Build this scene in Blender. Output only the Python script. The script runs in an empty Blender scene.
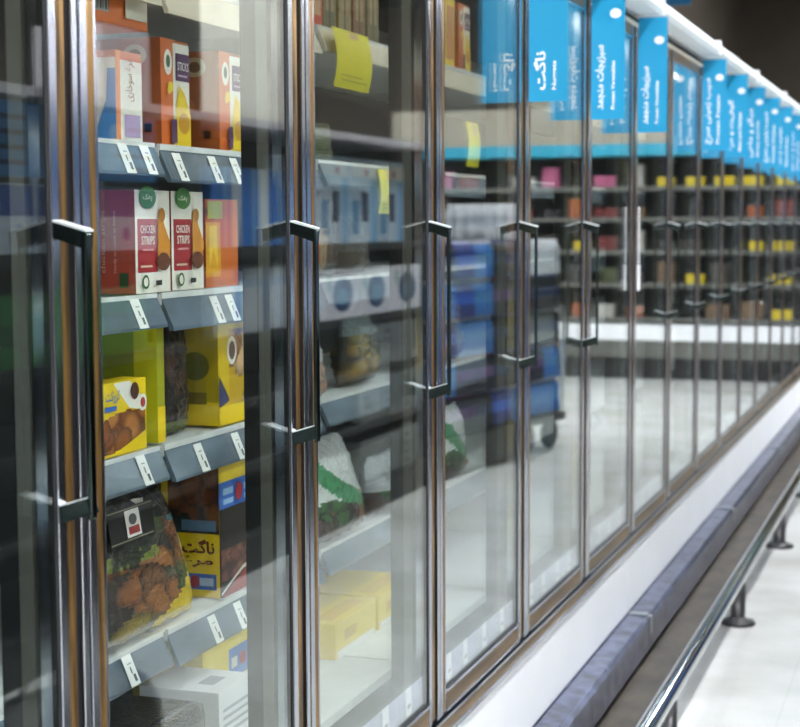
import bpy, bmesh, math, random
from mathutils import Vector, Matrix, noise
random.seed(7)
SC = bpy.context.scene
COL = SC.collection
def lin(h):
    h = h.lstrip('#')
    v = [int(h[i:i+2], 16)/255 for i in (0, 2, 4)]
    return tuple(c/12.92 if c <= .04045 else ((c+.055)/1.055)**2.4 for c in v)

# ------------------------------------------------------------------ camera
CAM_AT = (1.1, 0.0, 1.6)
YAW, PITCH, ROLL = math.radians(19.06), math.radians(4.95), math.radians(0.25)
cd = bpy.data.cameras.new('camera'); cam = bpy.data.objects.new('camera', cd); COL.objects.link(cam)
cd.sensor_fit = 'HORIZONTAL'; cd.sensor_width = 36; cd.lens = 72; cd.clip_start = .02; cd.clip_end = 100
cam.matrix_world = (Matrix.Translation(CAM_AT) @ Matrix.Rotation(YAW, 4, 'Z')
                    @ Matrix.Rotation(math.pi/2 - PITCH, 4, 'X') @ Matrix.Rotation(-ROLL, 4, 'Z'))
cd.dof.use_dof = True; cd.dof.focus_distance = 2.8; cd.dof.aperture_fstop = 6.3
SC.camera = cam
# ------------------------------------------------------------------ world, exposure
w = bpy.data.worlds.new('world'); SC.world = w; w.use_nodes = True
w.node_tree.nodes['Background'].inputs[0].default_value = (.85, .92, 1, 1)
w.node_tree.nodes['Background'].inputs[1].default_value = .12
vs = SC.view_settings
vs.view_transform = 'Standard'; vs.look = 'None'; vs.gamma = 1; vs.use_curve_mapping = False; vs.exposure = 0.58
CEILING_LIGHT, CANOPY_LIGHT, TUBE_LIGHT, TOP_LIGHT = 62.0, .2, 2.2, 8.0

# ------------------------------------------------------------------ materials
def newmat(name):
    m = bpy.data.materials.new(name); m.use_nodes = True
    nt = m.node_tree; return m, nt, nt.nodes['Principled BSDF']
def plain(name, col, rough=.5, metal=0, var=.08, scale=30, bump=0, spec=None, trans=0, stretch=None):
    m, nt, b = newmat(name)
    if isinstance(col, str): col = lin(col)
    tc = nt.nodes.new('ShaderNodeTexCoord'); mp = nt.nodes.new('ShaderNodeMapping')
    nt.links.new(tc.outputs['Object'], mp.inputs[0])
    if stretch: mp.inputs['Scale'].default_value = stretch
    n = nt.nodes.new('ShaderNodeTexNoise'); n.inputs['Scale'].default_value = scale; n.inputs['Detail'].default_value = 4
    nt.links.new(mp.outputs[0], n.inputs['Vector'])
    r = nt.nodes.new('ShaderNodeValToRGB')
    r.color_ramp.elements[0].position = .3; r.color_ramp.elements[1].position = .7
    r.color_ramp.elements[0].color = (*[c*(1-var) for c in col], 1); r.color_ramp.elements[1].color = (*[min(1, c*(1+var)) for c in col], 1)
    nt.links.new(n.outputs['Fac'], r.inputs[0]); nt.links.new(r.outputs[0], b.inputs['Base Color'])
    b.inputs['Roughness'].default_value = rough; b.inputs['Metallic'].default_value = metal
    if spec is not None: b.inputs['Specular IOR Level'].default_value = spec
    if bump:
        bp = nt.nodes.new('ShaderNodeBump'); bp.inputs['Strength'].default_value = bump; bp.inputs['Distance'].default_value = .01
        nt.links.new(n.outputs['Fac'], bp.inputs['Height']); nt.links.new(bp.outputs[0], b.inputs['Normal'])
    return m
def printed(name, rough, bump=0, coat=0):
    m, nt, b = newmat(name)
    a = nt.nodes.new('ShaderNodeAttribute'); a.attribute_name = 'Col'
    n = nt.nodes.new('ShaderNodeTexNoise'); n.inputs['Scale'].default_value = 55
    mr = nt.nodes.new('ShaderNodeMapRange'); mr.inputs['To Min'].default_value = .88; mr.inputs['To Max'].default_value = 1.08
    mx = nt.nodes.new('ShaderNodeMix'); mx.data_type = 'RGBA'; mx.blend_type = 'MULTIPLY'; mx.inputs[0].default_value = 1
    nt.links.new(n.outputs['Fac'], mr.inputs[0]); nt.links.new(a.outputs['Color'], mx.inputs[6]); nt.links.new(mr.outputs[0], mx.inputs[7])
    nt.links.new(mx.outputs[2], b.inputs['Base Color'])
    b.inputs['Roughness'].default_value = rough; b.inputs['Coat Weight'].default_value = coat
    if bump:
        n2 = nt.nodes.new('ShaderNodeTexNoise'); n2.inputs['Scale'].default_value = 28
        bp = nt.nodes.new('ShaderNodeBump'); bp.inputs['Strength'].default_value = bump; bp.inputs['Distance'].default_value = .02
        nt.links.new(n2.outputs['Fac'], bp.inputs['Height']); nt.links.new(bp.outputs[0], b.inputs['Normal'])
    return m
def emitter(name, col, s):
    m, nt, b = newmat(name)
    b.inputs['Base Color'].default_value = (*col, 1); b.inputs['Emission Color'].default_value = (*col, 1)
    b.inputs['Emission Strength'].default_value = s; return m
def glass_pane(name):
    # double glazing: each face of the slab stands for the two faces of one sheet (Schlick reflectance, 2F/(1+F))
    m = bpy.data.materials.new(name); m.use_nodes = True; nt = m.node_tree; nt.nodes.clear()
    N = nt.nodes.new; L = nt.links.new
    def math_(op, a, b=None):
        q = N('ShaderNodeMath'); q.operation = op
        for i, v in enumerate((a, b)):
            if v is None: continue
            if isinstance(v, (int, float)): q.inputs[i].default_value = v
            else: L(v, q.inputs[i])
        return q.outputs[0]
    g = N('ShaderNodeNewGeometry'); vm = N('ShaderNodeVectorMath'); vm.operation = 'DOT_PRODUCT'
    L(g.outputs['Normal'], vm.inputs[0]); L(g.outputs['Incoming'], vm.inputs[1])
    c = math_('ABSOLUTE', vm.outputs['Value'])
    F = math_('ADD', math_('MULTIPLY', math_('POWER', math_('SUBTRACT', 1, c), 5), .957), .043)
    R = math_('DIVIDE', math_('MULTIPLY', F, 2), math_('ADD', F, 1))
    t = N('ShaderNodeBsdfTransparent'); t.inputs[0].default_value = (.93, .96, .95, 1)
    gl = N('ShaderNodeBsdfGlossy'); gl.inputs['Roughness'].default_value = .012; gl.inputs['Color'].default_value = (.97, 1, 1, 1)
    mx = N('ShaderNodeMixShader'); L(R, mx.inputs[0]); L(t.outputs[0], mx.inputs[1]); L(gl.outputs[0], mx.inputs[2])
    o = N('ShaderNodeOutputMaterial'); L(mx.outputs[0], o.inputs[0])
    return m
M = dict(
    glass=glass_pane('door_glass'),
    alu=plain('aluminium', '#c9cdd6', .16, 1, .10, 60, stretch=(1, 1, .05)),
    bronze=plain('bronze_anodised', '#876636', .30, .8, .85, 80, stretch=(1, 1, .06)),
    bronze_h=plain('bronze_anodised_rail', '#6c5533', .38, .6, .45, 45, stretch=(1, .06, 1)),
    groove=plain('groove_black', '#1a1b20', .5),
    gasket=plain('gasket_black', '#0c0d0f', .7),
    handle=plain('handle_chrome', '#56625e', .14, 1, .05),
    handleglint=plain('handle_glint_chrome', '#eef2f4', .38, .6, .03),  # pale metal with the highlight painted into its colour
    chrome=plain('chrome', '#c6cdd0', .10, 1, .05),
    post=plain('post_dark', '#141617', .6, 0, .15, 12, stretch=(1, 1, .1)),
    trim=plain('post_trim', '#60605a', .55, 0, .08),
    inner=plain('cabinet_inner', '#34373a', .6, 0, .12, 5),
    white=plain('white_enamel', '#f2f3f6', .35, 0, .02, 3),
    cream=plain('cream_enamel', '#d9d2bf', .45, 0, .05, 6),
    stone=plain('canopy_stone', '#9a9384', .6, 0, .05, 6),
    steel=plain('bumper_steel', '#646b86', .22, .8, .7, 16, bump=.25),
    poststeel=plain('post_steel', '#6a6869', .3, .8, .2, 12),
    shelf=plain('shelf_white', '#d5d8d6', .45, 0, .06),
    rail=plain('price_rail_plastic', '#5c6b78', .22, 0, .4, 14, stretch=(1, .4, 1)),
    deckrail=plain('deck_rail', '#b5b4cc', .35, 0, .12, 18),
    card=printed('printed_card', .45),
    film=printed('printed_film', .22, .5, .3),
    soft=printed('soft_film', .16, .9, .5),
    sign=printed('sign_plastic', .4),
    floor=None,
    strip=plain('dirty_shaded_floor', '#463f35', .55, 0, .5, 9, stretch=(1, .5, 1)),  # brown dirt, with the shadow near the bumper painted in
    wall=plain('dark_wall', '#4d453c', .85, 0, .12, 2),
    ceil=plain('dark_ceiling', '#3a3733', .9, 0, .1, 2),
    pillar=plain('pillar_paint', '#f4eee0', .6, 0, .04, 3),
    gondola=plain('gondola_dark', '#1c1d20', .55),
    gtrim=plain('gondola_trim', '#dcd6dc', .4),
    black=plain('black_plastic', '#0d0d0f', .4),
    rubber=plain('rubber', '#101012', .7),
    tube=emitter('tube_glow', (1, .96, .88), TUBE_LIGHT),
    toplamp=emitter('top_lamp_glow', (1, .93, .80), TOP_LIGHT),
    canopy=emitter('canopy_glow', (.62, .68, .70), CANOPY_LIGHT),
    lamp=emitter('lamp_glow', (.94, .97, 1), CEILING_LIGHT),
)
def floor_mat():
    m, nt, b = newmat('white_floor')
    tc = nt.nodes.new('ShaderNodeTexCoord'); n = nt.nodes.new('ShaderNodeTexNoise'); n.inputs['Scale'].default_value = 1.6; n.inputs['Detail'].default_value = 8
    nt.links.new(tc.outputs['Object'], n.inputs['Vector'])
    r = nt.nodes.new('ShaderNodeValToRGB'); r.color_ramp.elements[0].position = .3; r.color_ramp.elements[1].position = .62
    r.color_ramp.elements[0].color = (*lin('#b4b3ac'), 1); r.color_ramp.elements[1].color = (*lin('#d2d2d0'), 1)
    br = nt.nodes.new('ShaderNodeTexBrick'); br.offset = 0
    for k, v in (('Scale', 1), ('Mortar Size', .0035), ('Brick Width', .6), ('Row Height', .6), ('Mortar Smooth', .2)): br.inputs[k].default_value = v
    br.inputs['Color1'].default_value = br.inputs['Color2'].default_value = (1, 1, 1, 1); br.inputs['Mortar'].default_value = (.93, .93, .92, 1)
    nt.links.new(tc.outputs['Object'], br.inputs['Vector'])
    mx = nt.nodes.new('ShaderNodeMix'); mx.data_type = 'RGBA'; mx.blend_type = 'MULTIPLY'; mx.inputs[0].default_value = 1
    nt.links.new(n.outputs['Fac'], r.inputs[0]); nt.links.new(r.outputs[0], mx.inputs[6]); nt.links.new(br.outputs[0], mx.inputs[7])
    nt.links.new(mx.outputs[2], b.inputs['Base Color']); b.inputs['Roughness'].default_value = .22
    return m
M['floor'] = floor_mat()

# ------------------------------------------------------------------ mesh helpers
class MB:
    def __init__(s): s.v = []; s.f = []; s.c = []; s.sm = []
    def add(s, vs, fs, col=(.8, .8, .8), smooth=False):
        o = len(s.v); s.v += [tuple(p) for p in vs]
        for k, q in enumerate(fs):
            s.f.append(tuple(i+o for i in q)); s.c.append(col[k] if isinstance(col, list) else col); s.sm.append(smooth)
        return s
    def box(s, x0, x1, y0, y1, z0, z1, col=(.8, .8, .8), bev=0):
        if not bev:
            vs = [(x, y, z) for x in (x0, x1) for y in (y0, y1) for z in (z0, z1)]
            return s.add(vs, [(0, 1, 3, 2), (4, 6, 7, 5), (0, 4, 5, 1), (2, 3, 7, 6), (0, 2, 6, 4), (1, 5, 7, 3)], col)
        bm = bmesh.new(); bmesh.ops.create_cube(bm, size=1)
        for v in bm.verts: v.co = Vector((x0+(v.co.x+.5)*(x1-x0), y0+(v.co.y+.5)*(y1-y0), z0+(v.co.z+.5)*(z1-z0)))
        bmesh.ops.bevel(bm, geom=bm.edges[:], offset=bev, segments=2, affect='EDGES', profile=.6)
        bm.verts.ensure_lookup_table(); bm.verts.index_update()
        s.add([v.co.copy() for v in bm.verts], [tuple(v.index for v in f.verts) for f in bm.faces], col); bm.free(); return s
    def quad(s, a, b, c, d, col): return s.add([a, b, c, d], [(0, 1, 2, 3)], col)
    def prism(s, prof, y0, y1, col=(.8, .8, .8)):        # profile in (x,z), extruded along y
        n = len(prof); vs = [(x, y0, z) for x, z in prof] + [(x, y1, z) for x, z in prof]
        fs = [(i, (i+1) % n, n+(i+1) % n, n+i) for i in range(n)] + [tuple(range(n-1, -1, -1)), tuple(range(n, 2*n))]
        return s.add(vs, fs, col)
    def tube(s, path, r, seg=12, col=(.8, .8, .8), sx=1, sz=1):
        path = [Vector(p) for p in path]; vs = []; fs = []
        for i, p in enumerate(path):
            t = (path[min(i+1, len(path)-1)] - path[max(i-1, 0)]).normalized()
            a = t.cross(Vector((0, 0, 1)) if abs(t.z) < .9 else Vector((0, 1, 0))).normalized(); b = a.cross(t)
            for k in range(seg):
                q = 2*math.pi*k/seg; vs.append(p + a*math.cos(q)*r*sx + b*math.sin(q)*r*sz)
        for i in range(len(path)-1):
            for k in range(seg): fs.append((i*seg+k, i*seg+(k+1) % seg, (i+1)*seg+(k+1) % seg, (i+1)*seg+k))
        fs += [tuple(range(seg-1, -1, -1)), tuple(range((len(path)-1)*seg, len(path)*seg))]
        return s.add(vs, fs, col, True)
    def lathe(s, prof, cx=0, cy=0, seg=16, col=(.8, .8, .8), cols=None):
        vs = [(cx+r*math.cos(2*math.pi*k/seg), cy+r*math.sin(2*math.pi*k/seg), z) for r, z in prof for k in range(seg)]
        fs = []; cc = []
        for i in range(len(prof)-1):
            for k in range(seg):
                fs.append((i*seg+k, i*seg+(k+1) % seg, (i+1)*seg+(k+1) % seg, (i+1)*seg+k)); cc.append(cols[i] if cols else col)
        fs += [tuple(range(seg-1, -1, -1)), tuple(range((len(prof)-1)*seg, len(prof)*seg))]; cc += [cc[0], cc[-1]]
        return s.add(vs, fs, cc, True)
def obj(name, mb, mat, parent=None, loc=(0, 0, 0), me=None):
    if me is None: me = mesh(name, mb, mat)
    o = bpy.data.objects.new(name, me); COL.objects.link(o); o.location = loc
    if parent: o.parent = parent
    return o
def mesh(name, mb, mat):
    me = bpy.data.meshes.new(name); me.from_pydata(mb.v, [], mb.f); me.materials.append(M[mat])
    at = me.color_attributes.new('Col', 'FLOAT_COLOR', 'CORNER')
    for p, c, sm in zip(me.polygons, mb.c, mb.sm):
        p.use_smooth = sm
        for li in p.loop_indices: at.data[li].color = (c[0], c[1], c[2], 1)
    me.update(); return me
def tag(o, label, cat, group=None):
    o['label'] = label; o['category'] = cat
    if group: o['group'] = group
    return o
def thing(name, label, cat, loc=(0, 0, 0), rz=0, group=None):
    o = bpy.data.objects.new(name, None); COL.objects.link(o); o.location = loc; o.rotation_euler = (0, 0, rz); o.empty_display_size = .1
    return tag(o, label, cat, group)
def struct(name, mb, mat, loc=(0, 0, 0)):
    o = obj(name, mb, mat, loc=loc); o['kind'] = 'structure'; return o

# ---- lettering
AR = {'ا': 'ﺍﺎﺍﺎ', 'ب': 'ﺏﺐﺑﺒ', 'پ': 'ﭖﭗﭘﭙ', 'ت': 'ﺕﺖﺗﺘ', 'ج': 'ﺝﺞﺟﺠ', 'خ': 'ﺥﺦﺧﺨ', 'د': 'ﺩﺪﺩﺪ', 'ر': 'ﺭﺮﺭﺮ', 'ز': 'ﺯﺰﺯﺰ', 'س': 'ﺱﺲﺳﺴ',
      'غ': 'ﻍﻎﻏﻐ', 'ف': 'ﻑﻒﻓﻔ', 'ک': 'ﮎﮏﮐﮑ', 'گ': 'ﮒﮓﮔﮕ', 'ل': 'ﻝﻞﻟﻠ', 'م': 'ﻡﻢﻣﻤ', 'ن': 'ﻥﻦﻧﻨ', 'و': 'ﻭﻮﻭﻮ', 'ه': 'ﻩﻪﻫﻬ', 'ی': 'ﯼﯽﯾﯿ'}
def fa(s):
    out = ''; prev = False
    for i, ch in enumerate(s):
        if ch not in AR: out += ch; prev = False; continue
        nx = i+1 < len(s) and s[i+1] in AR; two = ch in 'ادرزو'
        j = nx and not two
        out += AR[ch][(3 if prev else 2) if j else (1 if prev else 0)]; prev = j
    return out[::-1]
_T = {}
def text_geo(s, bold=.0):
    k = (s, bold)
    if k not in _T:
        cu = bpy.data.curves.new('lettering', 'FONT'); cu.body = s; cu.size = 1; cu.resolution_u = 2; cu.offset = bold
        t = bpy.data.objects.new('lettering', cu); COL.objects.link(t); bpy.context.view_layer.update()
        me = bpy.data.meshes.new_from_object(t.evaluated_get(bpy.context.evaluated_depsgraph_get()))
        xs = [v.co.x for v in me.vertices]; ys = [v.co.y for v in me.vertices]
        x0, x1, y0, y1 = min(xs), max(xs), min(ys), max(ys)
        _T[k] = ([((v.co.x-x0)/(x1-x0), (v.co.y-y0)/(y1-y0)) for v in me.vertices], [tuple(p.vertices) for p in me.polygons])
        bpy.data.objects.remove(t); bpy.data.curves.remove(cu); bpy.data.meshes.remove(me)
    return _T[k]
class Face:
    """a flat printable face: origin o, right vector r, up vector u, outward normal n; s,t in 0..1"""
    def __init__(s, mb, o, r, u): s.mb = mb; s.o = Vector(o); s.r = Vector(r); s.u = Vector(u); s.n = s.r.cross(s.u).normalized(); s.k = 0
    def at(s, a, b, k): return s.o + s.r*a + s.u*b + s.n*(.0004*k)
    def poly(s, pts, col):
        s.k += 1; s.mb.add([s.at(a, b, s.k) for a, b in pts], [tuple(range(len(pts)))], col); return s
    def rect(s, a0, a1, b0, b1, col): return s.poly([(a0, b0), (a1, b0), (a1, b1), (a0, b1)], col)
    def oval(s, a, b, ra, rb, col, n=20): return s.poly([(a+ra*math.cos(2*math.pi*i/n), b+rb*math.sin(2*math.pi*i/n)) for i in range(n)], col)
    def text(s, t, a0, a1, b0, b1, col, bold=.01, up=False):
        vs, fs = text_geo(t, bold); s.k += 1
        if up: pts = [s.at(a1-(a1-a0)*y, b0+(b1-b0)*x, s.k) for x, y in vs]      # turned to read upwards
        else: pts = [s.at(a0+(a1-a0)*x, b0+(b1-b0)*y, s.k) for x, y in vs]
        s.mb.add(pts, fs, col); return s
    def image(s, a0, a1, b0, b1, fn, n=26, m=26):
        s.k += 1; vs = []; fs = []; cc = []
        for j in range(m+1):
            for i in range(n+1): vs.append(s.at(a0+(a1-a0)*i/n, b0+(b1-b0)*j/m, s.k))
        for j in range(m):
            for i in range(n):
                c = fn((i+.5)/n, (j+.5)/m)
                if c is None: continue
                fs.append((j*(n+1)+i, j*(n+1)+i+1, (j+1)*(n+1)+i+1, (j+1)*(n+1)+i)); cc.append(c)
        s.mb.add(vs, fs, cc); return s
def mixc(a, b, t): return tuple(x+(y-x)*t for x, y in zip(a, b))
def food(seed, n, cols, bg, asp=1.0, size=.2):
    R = random.Random(seed); P = [(R.random(), R.random()*asp, R.choice(cols), R.uniform(.7, 1.25)*size, R.uniform(0, 3.1)) for _ in range(n)]
    def fn(a, b):
        best = None
        for x, y, c, r, th in P:
            dx, dy = a-x, b*asp-y; u = dx*math.cos(th)+dy*math.sin(th); v = -dx*math.sin(th)+dy*math.cos(th)
            d = math.hypot(u/1.35, v*1.1)/r
            if d < 1: best = (d, c)
        if best is None: return bg
        d, c = best
        return mixc(c, tuple(q*.35 for q in c), max(0, (d-.55)/.45))
    return fn
# ---- products: origin at the front near bottom corner; front faces +x, width runs along +y, depth along -x
def carton(w, d, h, body, front=None, spine=None, top=None):
    mb = MB(); mb.box(-d, 0, 0, w, 0, h, body, bev=.0016)
    if front: front(Face(mb, (0, 0, 0), (0, w, 0), (0, 0, h)))
    if spine: spine(Face(mb, (-d, 0, 0), (d, 0, 0), (0, 0, h)))
    if top: top(Face(mb, (-d, 0, h), (d, 0, 0), (0, w, 0)))
    return mesh('carton', mb, 'card')
def pouch(w, h, t, fn, seed=1, nx=30, nz=34, mat='film', taper=.0, lean=.0, wr=.012):
    """pillow pack with crimped ends; front faces +x"""
    mb = MB()
    for side in (1, -1):
        vs = []; fs = []; cc = []
        for j in range(nz+1):
            b = j/nz
            for i in range(nx+1):
                a = i/nx
                prof = max(0, (1-abs(2*a-1)**2.6))**.6 * max(0, 1-abs(2*b-1)**5)**.7 * (1-.35*b)
                p = Vector((a*6, b*7, seed*3.7+side))
                wrk = noise.noise(p)*wr + noise.noise(p*2.3)*wr*.6
                edge = min(1, 6*min(a, 1-a))*min(1, 8*min(b, 1-b))
                x = side*(t/2*prof + (abs(wrk) if side > 0 else wrk)*edge) - lean*b*h + (.006*math.sin(a*40+seed) if b > .93 or b < .05 else 0)
                ww = w*(1-taper*b*b)
                vs.append((x, w/2+(a-.5)*ww*(1-.05*math.sin(b*math.pi)), b*h*(1+.02*math.sin(a*9+seed))))
        for j in range(nz):
            for i in range(nx):
                q = (j*(nx+1)+i, j*(nx+1)+i+1, (j+1)*(nx+1)+i+1, (j+1)*(nx+1)+i)
                fs.append(q if side > 0 else q[::-1]); cc.append(fn((i+.5)/nx, (j+.5)/nz))
        mb.add(vs, fs, cc, True)
    z0 = min(v[2] for v in mb.v); mb.v = [(x, y, z-z0) for x, y, z in mb.v]
    return mesh('pouch', mb, mat)
def place(name, me, loc, label, cat, rz=0, group=None):
    o = obj(name, None, None, loc=loc, me=me); o.rotation_euler = (0, 0, math.radians(rz)); return tag(o, label, cat, group)

# ------------------------------------------------------------------ the setting
struct('floor', MB().box(-1.6, 10, -6, 20, -.1, 0), 'floor')
struct('shaded_floor_strip', MB().box(-.05, .235, -1.0, 15.3, 0, .004), 'strip')  # dirty strip by the cabinets, overhang shadow put into its colour
struct('wall_left', MB().box(-1.6, -1.4, -6, 20, 0, 4.4), 'wall')
struct('wall_far', MB().box(-1.6, 10, 19.8, 20, 0, 4.4), 'wall')
struct('wall_right', MB().box(9.8, 10, -6, 19.8, 0, 4.4), 'wall')
struct('ceiling', MB().box(-1.6, 10, -6, 20, 4.4, 4.5), 'ceil')
struct('pillar', MB().box(3.2, 3.28, 8.95, 10.05, 0, 4.4), 'pillar')

# ------------------------------------------------------------------ freezer run
Y0, DW, NA = 1.86, .776, -1
def yn(n): return Y0 + DW*n
SHELF_X = -.28
SHELVES = [('Z', 2.05), ('A', 1.745), ('B', 1.472), ('C', 1.190), ('D', .840)]
DECK = .60
DZ0, DZ1 = .474, 2.30
def door_meshes():
    a, b = .004, DW-.003                      # door runs a..b along y
    g0, g1 = a+.050, b-.065                   # clear glass
    fr = MB()
    fr.box(-.020, .004, a, g0, DZ0, DZ1); fr.box(-.020, .004, g1, b, DZ0, DZ1)
    fr.box(-.020, .004, g0, g1, DZ0, DZ0+.052); fr.box(-.020, .004, g0, g1, DZ1-.05, DZ1)
    for (p, q, x) in ((a, a+.020, .015), (g0-.010, g0, .012), (g1, g1+.020, .012), (b-.015, b, .016)):
        fr.box(.004, x, p, q, DZ0, DZ1, bev=.0015)
    fr.box(.004, .014, g0, g1, DZ0+.044, DZ0+.052, bev=.0015); fr.box(.004, .016, g0, g1, DZ0, DZ0+.006, bev=.0015)
    fr.box(.004, .014, g0, g1, DZ1-.05, DZ1-.042, bev=.0015)
    out = {'frame': mesh('door', fr, 'alu')}
    out['stile1'] = mesh('bronze_strip', MB().box(.004, .013, a+.020, g0-.010, DZ0+.006, DZ1), 'bronze')
    out['stile2'] = mesh('bronze_strip', MB().box(.004, .012, g1+.020, g1+.038, DZ0+.006, DZ1), 'bronze')
    out['rail1'] = mesh('bronze_strip', MB().box(.004, .012, g0, g1, DZ0+.006, DZ0+.044), 'bronze_h')
    out['rail2'] = mesh('bronze_strip', MB().box(.004, .012, g0, g1, DZ1-.042, DZ1), 'bronze_h')
    out['groove'] = mesh('shadow_groove', MB().box(.004, .006, g1+.038, b-.015, DZ0+.006, DZ1), 'groove')
    gk = MB()
    gk.box(.000, .0095, g1-.006, g1, DZ0+.052, DZ1-.05); gk.box(-.026, -.020, a, b, DZ0+.01, DZ0+.04)
    gk.box(-.026, -.020, a, a+.03, DZ0, DZ1); gk.box(-.026, -.020, b-.03, b, DZ0, DZ1); gk.box(.0, .0095, g0, g1, DZ0+.052, DZ0+.055)
    out['gasket'] = mesh('gasket', gk, 'gasket')
    out['pane'] = mesh('glass_pane', MB().box(.002, .008, g0, g1-.006, DZ0+.055, DZ1-.05), 'glass')
    h = MB(); hy = g1+.012                     # handle: two slanting lugs and a flat bar
    h.prism([(.010, 1.606), (.010, 1.586), (.056, 1.571), (.058, 1.593)], hy-.010, hy+.012)
    h.prism([(.010, 1.236), (.010, 1.214), (.058, 1.230), (.052, 1.250)], hy-.010, hy+.012)
    h.box(.052, .058, hy-.008, hy+.008, 1.222, 1.592, bev=.002)
    hc = MB().prism([(.010, 1.6062), (.010, 1.6092), (.058, 1.5962), (.058, 1.5932)], hy-.010, hy+.012)  # bright plates stand in for light caught on the lug tops
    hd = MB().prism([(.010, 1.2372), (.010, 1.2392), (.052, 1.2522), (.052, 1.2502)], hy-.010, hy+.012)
    out['cap'] = mesh('handle_glint', hc, 'handleglint'); out['cap2'] = mesh('handle_glint', hd, 'handleglint')
    out['handle'] = mesh('handle', h, 'handle')
    return out
DM = door_meshes()
def rail_mesh(z, dz=0):
    L0, L1 = .012, DW-.012
    return mesh('price_rail', MB().prism([(SHELF_X, z+.004+dz), (SHELF_X-.006, z+.004+dz), (SHELF_X+.016, z-.056+dz), (SHELF_X+.024, z-.056+dz), (SHELF_X+.024, z-.050+dz)], L0, L1),
                'cream' if z > 2 else 'rail')  # top shelf rail painted cream for the light falling on it
RM = {(n, k): rail_mesh(z, -.009*k) for n, z in SHELVES for k in (0, 1)}
SHM = {n: mesh('shelf', MB().box(-.80, SHELF_X, .010, DW-.010, z-.018, z).box(SHELF_X-.004, SHELF_X+.003, .010, DW-.010, z-.006, z+.005), 'shelf') for n, z in SHELVES}
def tag_mesh(k):
    mb = MB(); a = Vector((SHELF_X+.0015, 0, 0)); R = random.Random(k)
    f = Face(mb, (SHELF_X+.0262, 0, -.052), (0, .034, 0), (-.0215, 0, .052)); f.rect(0, 1, 0, 1, lin('#eef0ec'))
    f.rect(.55, .80, .12, .36, lin('#4a4d52')); f.rect(.42, .55, .40, .60, lin('#5a5d62')); f.rect(.30, .70, .70, .74, lin('#8a8c90'))
    return mesh('price_tag', mb, 'card')
TG = [tag_mesh(k) for k in range(3)]
POST = mesh('door_post', MB().box(-.080, -.032, -.030, .030, .47, 2.298), 'post')
POSTT = mesh('post_trim', MB().box(-.032, -.027, -.034, .034, .47, 2.298).box(-.048, -.032, -.034, -.030, .47, 2.298), 'trim')
TUBE = mesh('light_tube', MB().tube([(-.068, .046, .72), (-.068, .046, 2.24)], .011, 10), 'tube')
DKR = mesh('deck_rail', MB().prism([(-.0025, .5275), (-.0055, .5275), (-.0075, .588), (-.0045, .590)], .058, DW-.072), 'deckrail')
def dtag():
    mb = MB(); Face(mb, (-.0018, 0, .531), (0, .038, 0), (-.0015, 0, .062)).rect(0, 1, 0, 1, lin('#f0f0f4')).rect(.2, .8, .25, .4, lin('#9a9aa4')); return mesh('price_tag', mb, 'card')
DTG = dtag()
RT = random.Random(3)
TAGS = {('A', 0): (.62, .70), ('A', 1): (.05, .20, .30), ('B', 0): (.655,), ('B', 1): (.20, .27), ('C', 0): (.665,), ('C', 1): (.12, .29), ('D', 0): (.60,), ('D', 1): (.17, .29, .60)}
UNITS = [-1, 2, 5, 8, 11, 14]
NTH = 'first second third fourth fifth sixth seventh eighth ninth tenth eleventh twelfth thirteenth fourteenth fifteenth'.split()
ORD = ['nearest', 'second', 'third', 'fourth', 'fifth', 'farthest']
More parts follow.
